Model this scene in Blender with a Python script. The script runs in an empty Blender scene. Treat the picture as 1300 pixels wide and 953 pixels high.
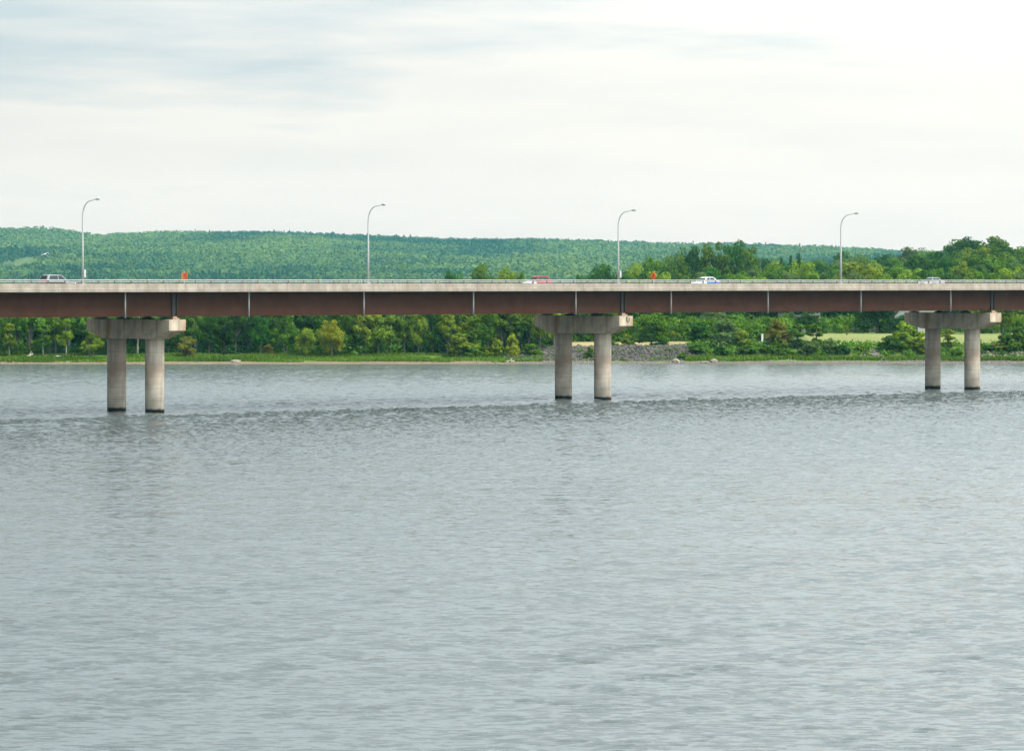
import bpy, bmesh, math, random
import numpy as np
from mathutils import Vector, Matrix

random.seed(7)
WAVE = .22
rng = np.random.default_rng(11)
S = bpy.context.scene
COL = S.collection
R = math.radians

# ------------------------------------------------------------------ camera model (photo pixels 1300 x 953)
F = 5000.0; CX = 650.0; HY = 357.6; CH = 13.29
cam_d = bpy.data.cameras.new('camera'); cam = bpy.data.objects.new('camera', cam_d); COL.objects.link(cam)
cam.location = (0, 0, CH); cam.rotation_euler = (R(90), 0, 0)
cam_d.sensor_width = 36; cam_d.lens = F*36/1300
cam_d.shift_y = -(476.5-HY)/1300
cam_d.clip_start = 1; cam_d.clip_end = 30000
S.camera = cam

def wx(px, Y): return (px-CX)/F*Y
def wz(py, Y): return CH-(py-HY)*Y/F
def pxof(X, Y): return CX+F*X/Y

# ------------------------------------------------------------------ object helpers
def tag(o, label=None, cat=None, group=None, kind=None):
    if label: o['label'] = label
    if cat: o['category'] = cat
    if group: o['group'] = group
    if kind: o['kind'] = kind
    return o
def empty(name, loc=(0,0,0), rz=0.0, parent=None):
    o = bpy.data.objects.new(name, None); COL.objects.link(o)
    o.location = loc; o.rotation_euler = (0,0,rz); o.parent = parent
    o.empty_display_size = .2
    return o
def link(name, me, mats, parent=None, loc=None, rz=None):
    o = bpy.data.objects.new(name, me); COL.objects.link(o)
    if not isinstance(mats, (list, tuple)): mats = [mats]
    if len(me.materials) == 0:
        for m in mats: me.materials.append(m)
    o.parent = parent
    if loc is not None: o.location = loc
    if rz is not None: o.rotation_euler = (0,0,rz)
    return o
def np_mesh(name, V, Fc, k, smooth=False, attr=None, col=None):
    """V (n,3), Fc (m,k) quads or tris"""
    me = bpy.data.meshes.new(name)
    V = np.asarray(V, dtype=np.float32); Fc = np.asarray(Fc, dtype=np.int32)
    me.vertices.add(len(V)); me.vertices.foreach_set('co', V.ravel())
    me.loops.add(Fc.size); me.loops.foreach_set('vertex_index', Fc.ravel())
    me.polygons.add(len(Fc)); me.polygons.foreach_set('loop_start', np.arange(0, Fc.size, k, dtype=np.int32))
    me.polygons.foreach_set('use_smooth', np.full(len(Fc), smooth))
    me.update(calc_edges=True)
    if attr is not None:
        a = me.attributes.new('tint', 'FLOAT', 'FACE'); a.data.foreach_set('value', np.asarray(attr, dtype=np.float32))
    if col is not None:
        a = me.color_attributes.new('tone', 'FLOAT_COLOR', 'POINT')
        c = np.ones((len(V), 4), dtype=np.float32); c[:, :3] = col; a.data.foreach_set('color', c.ravel())
    return me
class MB:
    def __init__(s): s.bm = bmesh.new()
    def box(s, c, d, rz=0.0, bev=0.0):
        r = bmesh.ops.create_cube(s.bm, size=1.0)
        vs = r['verts']
        M = Matrix.Translation(c) @ Matrix.Rotation(rz, 4, 'Z') @ Matrix.Diagonal((*d, 1))
        bmesh.ops.transform(s.bm, matrix=M, verts=vs)
        if bev:
            es = list({e for v in vs for e in v.link_edges})
            bmesh.ops.bevel(s.bm, geom=es, offset=bev, segments=1, affect='EDGES')
        return s
    def tube(s, pts, rad, n=10, cap=True):
        rings = []
        for i, p in enumerate(pts):
            p = Vector(p); a = Vector(pts[max(i-1, 0)]); b = Vector(pts[min(i+1, len(pts)-1)])
            t = (b-a).normalized(); up = Vector((0,0,1)) if abs(t.z) < .9 else Vector((1,0,0))
            x = t.cross(up).normalized(); y = t.cross(x)
            r = rad[i] if hasattr(rad, '__len__') else rad
            rings.append([s.bm.verts.new(p+(x*math.cos(2*math.pi*k/n)+y*math.sin(2*math.pi*k/n))*r) for k in range(n)])
        for A, B in zip(rings, rings[1:]):
            for k in range(n):
                f = s.bm.faces.new((A[k], A[(k+1) % n], B[(k+1) % n], B[k])); f.smooth = True
        if cap: s.bm.faces.new(rings[0][::-1]); s.bm.faces.new(rings[-1])
        return s
    def prism(s, poly, off, M=None):
        """poly list of (x,z); extruded along y from off[0] to off[1]"""
        a = [s.bm.verts.new((x, off[0], z)) for x, z in poly]; b = [s.bm.verts.new((x, off[1], z)) for x, z in poly]
        s.bm.faces.new(a); s.bm.faces.new(b[::-1])
        n = len(poly)
        for k in range(n): s.bm.faces.new((a[k], b[k], b[(k+1) % n], a[(k+1) % n]))
        if M is not None: bmesh.ops.transform(s.bm, matrix=M, verts=a+b)
        return s
    def build(s, name, mat, parent=None, loc=None, rz=None):
        bmesh.ops.recalc_face_normals(s.bm, faces=s.bm.faces)
        me = bpy.data.meshes.new(name); s.bm.to_mesh(me); s.bm.free()
        return link(name, me, mat, parent, loc, rz)

# ------------------------------------------------------------------ materials
def newmat(name):
    m = bpy.data.materials.new(name); m.use_nodes = True
    nt = m.node_tree; nt.nodes.clear()
    out = nt.nodes.new('ShaderNodeOutputMaterial')
    return m, nt, out
def N(nt, t, **kw):
    n = nt.nodes.new(t)
    for k, v in kw.items():
        if k.startswith('i_'): n.inputs[k[2:].replace('_', ' ')].default_value = v
        else: setattr(n, k, v)
    return n
def ramp(nt, stops, fac=None):
    r = nt.nodes.new('ShaderNodeValToRGB'); e = r.color_ramp.elements
    while len(e) < len(stops): e.new(.5)
    for k, (p, c) in enumerate(stops): e[k].position = p; e[k].color = (*c, 1) if len(c) == 3 else c
    if fac is not None: nt.links.new(fac, r.inputs[0])
    return r
def mixc(nt, fac, a, b, mode='MIX'):
    m = nt.nodes.new('ShaderNodeMix'); m.data_type = 'RGBA'; m.blend_type = mode
    for s, v in ((m.inputs[0], fac), (m.inputs[6], a), (m.inputs[7], b)):
        if isinstance(v, (int, float)): s.default_value = v
        elif isinstance(v, (tuple, list)): s.default_value = (*v, 1) if len(v) == 3 else v
        else: nt.links.new(v, s)
    return m.outputs[2]
def math_(nt, op, a, b=None, c=None):
    m = nt.nodes.new('ShaderNodeMath'); m.operation = op
    for k, v in enumerate((a, b, c)):
        if v is None: continue
        if isinstance(v, (int, float)): m.inputs[k].default_value = v
        else: nt.links.new(v, m.inputs[k])
    return m.outputs[0]
def noise(nt, vec, scale, detail=3, rough=.55, sc3=None):
    if sc3 is not None:
        mp = nt.nodes.new('ShaderNodeMapping'); mp.inputs['Scale'].default_value = sc3; nt.links.new(vec, mp.inputs[0]); vec = mp.outputs[0]
    n = nt.nodes.new('ShaderNodeTexNoise'); n.inputs['Scale'].default_value = scale; n.inputs['Detail'].default_value = detail
    n.inputs['Roughness'].default_value = rough; nt.links.new(vec, n.inputs['Vector'])
    return n
def coords(nt): return nt.nodes.new('ShaderNodeTexCoord')
def simple(name, col, rough=.6, metal=0.0, var=.15, scale=3.0, spec=.5):
    m, nt, out = newmat(name)
    p = N(nt, 'ShaderNodeBsdfPrincipled'); p.inputs['Roughness'].default_value = rough; p.inputs['Metallic'].default_value = metal
    p.inputs['Specular IOR Level'].default_value = spec
    tc = coords(nt); n = noise(nt, tc.outputs['Object'], scale, 4)
    r = ramp(nt, [(.3, tuple(c*(1-var) for c in col)), (.7, tuple(min(1, c*(1+var)) for c in col))], n.outputs[0])
    nt.links.new(r.outputs[0], p.inputs['Base Color']); nt.links.new(p.outputs[0], out.inputs[0])
    return m

def concrete(name, base, streak=(.16, .13, .10), rust=0.0, column=False):
    m, nt, out = newmat(name)
    p = N(nt, 'ShaderNodeBsdfPrincipled'); p.inputs['Roughness'].default_value = .85; p.inputs['Specular IOR Level'].default_value = .25
    tc = coords(nt); V = tc.outputs['Object']
    n1 = noise(nt, V, .9, 5)
    c = ramp(nt, [(.28, tuple(b*.72 for b in base)), (.72, tuple(min(1, b*1.18) for b in base))], n1.outputs[0]).outputs[0]
    n2 = noise(nt, V, 1.0, 4, sc3=(1.7, 1.7, .13))
    f = ramp(nt, [(.48, (0,0,0)), (.68, (1,1,1))], n2.outputs[0]).outputs[0]
    f = math_(nt, 'MULTIPLY', f, .7)
    c = mixc(nt, f, c, streak)
    if rust:
        n3 = noise(nt, V, 1.0, 3, sc3=(.55, .55, .10))
        f = ramp(nt, [(.56, (0,0,0)), (.66, (1,1,1))], n3.outputs[0]).outputs[0]
        f = math_(nt, 'MULTIPLY', f, rust)
        c = mixc(nt, f, c, (.30, .15, .06))
    sx = nt.nodes.new('ShaderNodeSeparateXYZ'); nt.links.new(V, sx.inputs[0])
    if column:
        # brown band of old stain, pale tide rings, black wet foot
        n4 = noise(nt, V, 1.0, 2, sc3=(.4, .4, .35))
        z = math_(nt, 'ADD', sx.outputs[2], math_(nt, 'MULTIPLY', math_(nt, 'SUBTRACT', n4.outputs[0], .5), 3.0))
        band = ramp(nt, [(.0, (0,0,0)), (.30, (0,0,0)), (.46, (.65,.65,.65)), (.60, (0.45,0.45,0.45)), (.75, (0,0,0))], math_(nt, 'DIVIDE', z, 8.0)).outputs[0]
        c = mixc(nt, band, c, (.20, .13, .085))
        n5 = noise(nt, V, 1.0, 3, sc3=(.04, .04, 5.0))
        ring = ramp(nt, [(.55, (0,0,0)), (.62, (1,1,1))], n5.outputs[0]).outputs[0]
        win = ramp(nt, [(.0, (0,0,0)), (.12, (0,0,0)), (.17, (.75,.75,.75)), (.30, (.75,.75,.75)), (.38, (0,0,0))], math_(nt, 'DIVIDE', sx.outputs[2], 8.0)).outputs[0]
        c = mixc(nt, math_(nt, 'MULTIPLY', ring, win), c, (.52, .49, .44))
        jn = math_(nt, 'LESS_THAN', math_(nt, 'FRACT', math_(nt, 'DIVIDE', sx.outputs[2], 1.22)), .035)
        c = mixc(nt, math_(nt, 'MULTIPLY', jn, .45), c, (.13, .11, .09))
        wet = ramp(nt, [(0.0, (1,1,1)), (.26, (1,1,1)), (.5, (0,0,0))], math_(nt, 'ADD', sx.outputs[2], math_(nt, 'MULTIPLY', math_(nt, 'SUBTRACT', noise(nt, V, 1.6, 4).outputs[0], .5), .35))).outputs[0]
        c = mixc(nt, wet, c, (.012, .012, .010))
    nt.links.new(c, p.inputs['Base Color'])
    b = N(nt, 'ShaderNodeBump'); b.inputs['Strength'].default_value = .3; b.inputs['Distance'].default_value = .03
    nt.links.new(noise(nt, V, 6, 5).outputs[0], b.inputs['Height']); nt.links.new(b.outputs[0], p.inputs['Normal'])
    nt.links.new(p.outputs[0], out.inputs[0])
    return m

def foliage_mat(name, dark, bright, trans=.28):
    m, nt, out = newmat(name)
    at = N(nt, 'ShaderNodeAttribute', attribute_name='tint')
    oi = N(nt, 'ShaderNodeObjectInfo')
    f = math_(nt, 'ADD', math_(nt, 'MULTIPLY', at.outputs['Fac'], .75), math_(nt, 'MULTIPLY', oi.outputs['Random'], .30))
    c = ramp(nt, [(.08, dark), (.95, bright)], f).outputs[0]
    hs = N(nt, 'ShaderNodeHueSaturation'); nt.links.new(c, hs.inputs['Color'])
    nt.links.new(math_(nt, 'ADD', math_(nt, 'MULTIPLY', oi.outputs['Random'], .035), .483), hs.inputs['Hue'])
    d = N(nt, 'ShaderNodeBsdfDiffuse'); t = N(nt, 'ShaderNodeBsdfTranslucent')
    nt.links.new(hs.outputs[0], d.inputs[0])
    tc = mixc(nt, 1.0, hs.outputs[0], (1.25, 1.25, .55), 'MULTIPLY'); nt.links.new(tc, t.inputs[0])
    mx = N(nt, 'ShaderNodeMixShader'); mx.inputs[0].default_value = trans
    nt.links.new(d.outputs[0], mx.inputs[1]); nt.links.new(t.outputs[0], mx.inputs[2])
    nt.links.new(mx.outputs[0], out.inputs[0])
    return m

M = {}
M['cap'] = concrete('pier cap concrete', (.54, .45, .34), (.24, .195, .14), rust=.55)
M['col'] = concrete('pier column concrete', (.48, .42, .34), (.24, .20, .16), column=True)
M['parapet'] = concrete('parapet concrete', (.345, .297, .24), (.23, .19, .15), rust=.12)
M['steel'] = simple('weathering steel', (.052, .0215, .0125), .85, 0, .2, .8, .1)
M['dsteel'] = simple('dark bearing steel', (.03, .025, .022), .7, 0, .2)
M['pipe'] = simple('grey drain pipe', (.30, .31, .29), .5, 0, .1)
M['galv'] = simple('galvanised railing', (.50, .50, .47), .5, .3, .12)
M['post'] = simple('railing post', (.10, .095, .08), .7, 0, .15)
M['asphalt'] = simple('asphalt', (.055, .055, .055), .9, 0, .2, 2)
M['paint'] = simple('road paint', (.75, .75, .72), .6, 0, .05)
M['lamp'] = simple('lamp pole aluminium', (.50, .50, .48), .5, 0, .06)
M['glassy'] = simple('lamp lens', (.55, .56, .52), .2)
M['orange'] = simple('orange sign sheeting', (.95, .16, .012), .5, 0, .05)
M['orange2'] = simple('pale orange sign sheeting', (.95, .33, .13), .5, 0, .05)
M['black'] = simple('black paint', (.015, .015, .015), .5)
M['white'] = simple('white paint', (.78, .78, .76), .5, 0, .05)
M['tyre'] = simple('tyre rubber', (.02, .02, .02), .8)
M['rim'] = simple('alloy rim', (.45, .45, .45), .35, .8)
M['glass'] = simple('dark window glass', (.02, .03, .03), .15, 0, .05, 1, .35)
M['red'] = simple('red car paint', (.24, .008, .014), .5, 0, .05)
M['blackcar'] = simple('black car paint', (.02, .02, .022), .22, .2, .05)
M['silver'] = simple('silver car paint', (.24, .25, .26), .45, .2, .05)
M['greycar'] = simple('grey car paint', (.16, .165, .17), .3, .4, .05)
M['whitecar'] = simple('white car paint', (.58, .60, .62), .3, 0, .03)
M['blue'] = simple('blue car paint', (.02, .13, .52), .3, .1, .05)
M['taillight'] = simple('red lamp lens', (.65, .02, .03), .25)
M['headlight'] = simple('clear lamp lens', (.85, .86, .84), .15)
M['bark'] = simple('bark', (.16, .14, .11), .9, 0, .35, 1.5)
M['palebark'] = simple('pale bark', (.32, .30, .25), .9, 0, .3, 1.5)
M['drift'] = simple('bleached driftwood', (.30, .26, .20), .85, 0, .25, 2)
M['boulder'] = simple('boulder stone', (.20, .175, .145), .9, 0, .3, 2)
M['rock'] = simple('grey riprap rock', (.078, .070, .058), .9, 0, .6, .45)
M['roof'] = simple('pale metal roof', (.80, .80, .80), .5, 0, .05)
M['siding'] = simple('pale house siding', (.45, .46, .45), .7, 0, .06)
FO = {
 'bright': foliage_mat('bright yellow green leaves', (.065, .120, .012), (.28, .37, .034)),
 'mid':    foliage_mat('mid green leaves', (.026, .078, .008), (.15, .265, .028)),
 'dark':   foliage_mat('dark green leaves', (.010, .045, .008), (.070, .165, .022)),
 'olive':  foliage_mat('olive brown leaves', (.085, .09, .014), (.26, .26, .045)),
 'grey':   foliage_mat('grey green leaves', (.050, .095, .030), (.17, .25, .075)),
 'yellow': foliage_mat('yellow flowering leaves', (.13, .17, .010), (.38, .41, .03)),
}
HILLM = foliage_mat('hill wood leaves', (.010, .050, .016), (.135, .215, .045), .15)
GRASSM = foliage_mat('shore grass blades', (.040, .085, .012), (.165, .25, .032), .3)

# ------------------------------------------------------------------ terrain
ridge_px = np.array([-400,-150,0,30,60,90,112,130,160,200,330,400,500,560,700,800,850,940,1000,1040,1100,1150,1300,1700])
ridge_py = np.array([ 296, 291,289,288,288,292,296,297,295,292.5,293,295,299,301.5,304,307,309.5,309.5,312,313,318,320,330,345])
def ss(a, b, x):
    t = np.clip((x-a)/(b-a), 0, 1); return t*t*(3-2*t)
def vnoise(x, y, seed=0):
    """smooth sum-of-sines noise in -1..1"""
    r = np.random.default_rng(seed); v = 0
    for k in range(7):
        a = r.uniform(0, 6.28); f = r.uniform(.6, 1.7); ph = r.uniform(0, 6.28)
        v = v+np.sin((x*np.cos(a)+y*np.sin(a))*f+ph)
    return v/4.0
SH = 636.0
skyT_px = np.array([-500, 500,555,590,690,800,850,960,1050,1130,1150,1210,1300,1700])
skyT_py = np.array([ 362, 360,354,350,348,345,338,330,322,322,314,306,307,306])
def ground(X, Y):
    X = np.asarray(X, float); Y = np.asarray(Y, float)
    d = Y-SH+1.2*vnoise(X/14, Y*0, 3)+.5*vnoise(X/4, Y*0, 5)
    right = ss(-4, 6, X)                     # open bank beside the wood
    zl = np.where(d < 0, d*.10, .075*d); zl = np.where(d > 15, 1.125+.5*ss(15, 80, d), zl)
    zr = np.where(d < 0, d*.10, .07*d)
    zr = zr+1.9*ss(6.5, 16.5, d)*1.0
    zr = np.where(d > 8, .56+1.95*ss(6.5, 17, d)+.9*ss(20, 120, d), zr)
    z = zl*(1-right)+zr*right
    z = np.maximum(z, -3)
    z = z+np.where(d > 3, .10*vnoise(X/3., Y/3., 9), 0)
    # wooded rise behind the open bank
    Ys = np.maximum(Y, 50.); px = CX+F*X/Ys
    T = np.interp(px, skyT_px, skyT_py)
    top = CH+(HY-T)*.254-13.0
    near = 1.6+1.8*right
    rise = np.maximum(top-near, 0)*ss(770, 1270, Y)*(1-ss(1500, 2600, Y))
    # far ridge
    rp = CX+F*X/6000.
    H = CH+(HY-np.interp(rp, ridge_px, ridge_py))*1.2-15.5
    t = np.clip((Y-3700)/2300, 0, 1)
    far = H*(t*.9+.1*t*t)*(1-ss(6050, 7200, Y)*.5)
    far = far+np.where((Y > 3800) & (Y < 6000), (4.5*vnoise(X/110, Y/150, 21)+2.6*vnoise(X/42, Y/60, 22)), 0)*np.clip(t*4, 0, 1)*np.clip((6000-Y)/400, 0, 1)
    return z+rise+far
def groundc(X, Y):
    """own colour of the ground (numpy)"""
    n = len(X); c = np.zeros((n, 3)); px = CX+F*X/np.maximum(Y, 50.)
    d = Y-SH+1.2*vnoise(X/14, Y*0, 3)+.5*vnoise(X/4, Y*0, 5)
    right = ss(-4, 6, X)[:, None]
    nz = vnoise(X/2.2, Y/2.2, 31); nb = vnoise(X/17, Y/9, 32)
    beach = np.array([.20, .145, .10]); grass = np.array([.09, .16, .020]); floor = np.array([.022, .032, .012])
    gravel = np.array([.135, .115, .095]); dry = np.array([.32, .235, .115]); mown = np.array([.195, .215, .07]); scrub = np.array([.10, .16, .03])
    g1 = ss(2.6, 4.8, d+1.2*nb+.5*nz)[:, None]
    left = beach*(1-g1)+grass*g1
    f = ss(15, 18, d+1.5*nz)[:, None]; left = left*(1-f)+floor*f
    g2 = ss(4.0, 6.0, d+1.2*nb+.6*nz)[:, None]
    rr = gravel*(1-g2)+scrub*g2
    rip = (ss(648, 655, px)*(1-ss(862, 880, px))*ss(6, 7.5, d)*(1-ss(17, 18.5, d)))[:, None]
    rr = rr*(1-rip)+gravel*.75*rip
    up = ss(17.5, 19.5, d)[:, None]; rr = rr*(1-up)+scrub*1.3*up
    path = (ss(690, 700, px)*(1-ss(875, 905, px))*ss(21, 24, d+nz)*(1-ss(50, 54, d)))[:, None]
    rr = rr*(1-path)+dry*(1+.18*nz[:, None])*path
    fld = (ss(1000, 1030, px)*ss(22, 25, d+.8*nz)*(1-ss(122, 126, d)))[:, None]
    rr = rr*(1-fld)+mown*(1+.10*nb[:, None])*fld
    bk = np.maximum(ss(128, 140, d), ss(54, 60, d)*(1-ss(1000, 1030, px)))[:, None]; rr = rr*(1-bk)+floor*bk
    c = left*(1-right)+rr*right
    c = np.where((Y > 2500)[:, None], np.array([.09, .13, .035]), c)
    c = np.where((d < .15)[:, None], np.array([.06, .055, .045]), c)
    return np.clip(c, .005, .9)

ys = np.concatenate([np.linspace(-440, 600, 14), np.arange(606, 630, 4), np.arange(631, 668, .6), np.arange(668, 800, 3.0), np.arange(800, 1500, 14.), np.arange(1500, 3700, 110.), np.arange(3700, 6100, 26.), np.arange(6100, 7300, 100.)])
sx_ = np.linspace(-1, 1, 421); sx_ = sx_*(.42+.58*np.abs(sx_)**2)
GX = np.array([sx_*(110+.34*max(y, 640)) for y in ys]); GY = np.repeat(ys[:, None], len(sx_), 1)
gz = ground(GX.ravel(), GY.ravel())
V = np.stack([GX.ravel(), GY.ravel(), gz], 1)
nr, nc = GX.shape
idx = np.arange(nr*nc).reshape(nr, nc)
Fq = np.stack([idx[:-1, :-1], idx[:-1, 1:], idx[1:, 1:], idx[1:, :-1]], -1).reshape(-1, 4)
m, nt, out = newmat('ground soil and grass')
p = N(nt, 'ShaderNodeBsdfPrincipled'); p.inputs['Roughness'].default_value = .95; p.inputs['Specular IOR Level'].default_value = .1
va = N(nt, 'ShaderNodeVertexColor', layer_name='tone'); tc = coords(nt)
n_ = noise(nt, tc.outputs['Object'], 1.3, 6, .65)
r_ = ramp(nt, [(.25, (.6,.6,.6)), (.75, (1.4,1.4,1.4))], n_.outputs[0])
nt.links.new(mixc(nt, 1.0, va.outputs[0], r_.outputs[0], 'MULTIPLY'), p.inputs['Base Color'])
b = N(nt, 'ShaderNodeBump'); b.inputs['Strength'].default_value = .7; b.inputs['Distance'].default_value = .25
nt.links.new(n_.outputs[0], b.inputs['Height']); nt.links.new(b.outputs[0], p.inputs['Normal']); nt.links.new(p.outputs[0], out.inputs[0])
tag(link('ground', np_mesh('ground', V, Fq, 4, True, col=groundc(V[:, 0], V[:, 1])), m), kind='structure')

# ------------------------------------------------------------------ water
m, nt, out = newmat('river water')
p = N(nt, 'ShaderNodeBsdfPrincipled'); p.inputs['Base Color'].default_value = (.088, .102, .097, 1)
p.inputs['IOR'].default_value = 1.333; p.inputs['Roughness'].default_value = .13
tc = coords(nt); V3 = tc.outputs['Object']
def vm(op, a, b_=None, s=None):
    q = nt.nodes.new('ShaderNodeVectorMath'); q.operation = op
    for k, v in enumerate((a, b_)):
        if v is None: continue
        if isinstance(v, tuple): q.inputs[k].default_value = v
        else: nt.links.new(v, q.inputs[k])
    if s is not None:
        if isinstance(s, (int, float)): q.inputs['Scale'].default_value = s
        else: nt.links.new(s, q.inputs['Scale'])
    return q.outputs[0]
wa = noise(nt, V3, 1.0, 3, .6, sc3=(1.6, 3.4, 1))     # small ripples, crests across the view
wb = noise(nt, V3, 1.0, 2, .5, sc3=(.16, .42, 1))     # longer waves
wc = noise(nt, V3, 1.0, 2, .5, sc3=(.007, .030, 1))   # wind patches
patch = ramp(nt, [(.32, (.62,.62,.62)), (.68, (1.15,1.15,1.15))], wc.outputs[0]).outputs[0]
sa = vm('SCALE', vm('SUBTRACT', wa.outputs['Color'], (.5,.5,.5)), None, .55)
sb = vm('SCALE', vm('SUBTRACT', wb.outputs['Color'], (.5,.5,.5)), None, .10)
fa = N(nt, 'ShaderNodeAttribute', attribute_name='fine')
sl = vm('SCALE', vm('ADD', sa, sb), None, math_(nt, 'MULTIPLY', patch, math_(nt, 'ADD', .45, math_(nt, 'MULTIPLY', fa.outputs['Fac'], 2.2))))
sl = vm('MULTIPLY', sl, (.75, 1.0, 0.0))
nn = vm('NORMALIZE', vm('ADD', sl, (0, 0, 1.0)))
nt.links.new(nn, p.inputs['Normal']); nt.links.new(p.outputs[0], out.inputs[0])
# real waves on the part of the river in view, flat water beyond
wr = np.random.default_rng(404)
ylist = [104.0]
while ylist[-1] < 640: ylist.append(ylist[-1]+min(.075+(ylist[-1]-104)*.0009, .20)+max(ylist[-1]-450, 0)*.0025)
wy = np.array(ylist); wpx = np.linspace(-180, 1480, 900)
WX = (wpx[None]-CX)/F*wy[:, None]; WY = np.repeat(wy[:, None], len(wpx), 1)
dx = (wpx[1]-wpx[0])/F*wy[:, None]; dy = np.gradient(wy)[:, None]
Hh_ = np.zeros_like(WX, dtype=np.float32); lost = np.zeros_like(Hh_); WXf = WX.astype(np.float32); WYf = WY.astype(np.float32)
NW = 84
far_w = (.10+.62*ss(220, 360, WYf)).astype(np.float32)
Hb_ = np.zeros_like(Hh_)
for k in range(NW):
    long_ = k % 3 == 0
    lam = .62*(1.5/.62)**wr.uniform(0, 1) if long_ else .20*(.62/.20)**wr.uniform(0, 1)
    th = wr.normal(0, .42 if long_ else .20)+math.pi/2
    kx, ky = 2*math.pi/lam*math.cos(th), 2*math.pi/lam*math.sin(th)
    slope = WAVE*math.sqrt(2/(NW/3 if long_ else NW*2/3))
    att = np.clip((lam/np.maximum(np.maximum(dx*abs(math.cos(th)), dy*abs(math.sin(th))), 1e-3)-2.0)/1.2, 0, 1).astype(np.float32)
    w_ = att*np.float32(slope/(2*math.pi/lam))*np.sin(np.float32(kx)*WXf+np.float32(ky)*WYf+np.float32(wr.uniform(0, 6.28)))
    if long_: Hb_ += w_
    else: Hh_ += w_; lost += (1-att*att)/(NW*2/3)
env = .50+1.0*np.clip(vnoise(WXf/.9, WYf/.55, 81)+.35*vnoise(WXf/4.5, WYf/3., 82), 0, 1.6)
side_w = 1+.25*np.clip(WXf/WYf/.13, -1, 1)          # a little more wind on one side of the river
Hh_ = Hh_*env*side_w+Hb_*far_w*(1-.45*ss(470, 520, WYf-.9*WXf))
gust = 1+.14*vnoise(WXf/23, WYf/60, 71)+.12*vnoise(WXf/9, WYf/19, 72)
off_ = (WXf-8.017)*math.sin(R(42.403))-(WYf-445.0)*math.cos(R(42.403))   # choppy line just off the bridge
chop = np.exp(-((off_-15.5-1.2*vnoise(WXf/15, WYf/15, 75))/3.6)**2)*(.8+.25*vnoise(WXf/6, WYf/6, 76))
Hh_ = Hh_*np.clip(gust, .35, 1.6)*(1+1.7*chop)
ed = np.minimum(np.clip((wpx[None]+180)/40, 0, 1), np.clip((1480-wpx[None])/40, 0, 1))*np.clip((WYf-104)/4, 0, 1)*np.clip((640-WYf)/6, 0, 1)
Hh_ = Hh_+3.0*Hh_*Hh_
Hh_ = Hh_*ed
Vw = np.stack([WXf.ravel(), WYf.ravel(), Hh_.ravel()], 1)
nr, nc = WX.shape; idx = np.arange(nr*nc).reshape(nr, nc)
Fw = np.stack([idx[:-1, :-1], idx[:-1, 1:], idx[1:, 1:], idx[1:, :-1]], -1).reshape(-1, 4)
b0 = len(Vw); Vw = np.concatenate([Vw, np.array([(-1500,-430,0),(1500,-430,0),(1500,655,0),(-1500,655,0)])])
c00, c01, c11, c10 = idx[0, 0], idx[0, -1], idx[-1, -1], idx[-1, 0]
Fw = np.concatenate([Fw, np.array([(b0, b0+1, c01, c00), (b0+1, b0+2, c11, c01), (b0+2, b0+3, c10, c11), (b0+3, b0, c00, c10)])])
wme = np_mesh('water', Vw, Fw, 4, True)
la = wme.attributes.new('fine', 'FLOAT', 'POINT'); la.data.foreach_set('value', np.concatenate([(np.maximum(lost, 1-ed)+2.2*chop).ravel(), np.ones(4)]).astype(np.float32))
tag(link('water', wme, m), kind='structure')

# ------------------------------------------------------------------ bridge
TH = R(42.403); U = Vector((math.cos(TH), math.sin(TH), 0)); NN = Vector((math.sin(TH), -math.cos(TH), 0))
P2 = Vector((8.017, 445.0, 0)); SPAN = 62.96
def B(t, o, z): return P2+U*t+NN*o+Vector((0,0,z))
def t_at(px, o):
    """distance along the bridge at which line of offset o is seen in photo column px"""
    k = (px-CX)/F; A = P2+NN*o
    return (k*A.y-A.x)/(U.x-k*U.y)
bridge = empty('road_bridge', B(0,0,0), TH)
tag(bridge, 'long road bridge with rust brown steel girders on pale concrete twin column piers', 'bridge')
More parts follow.
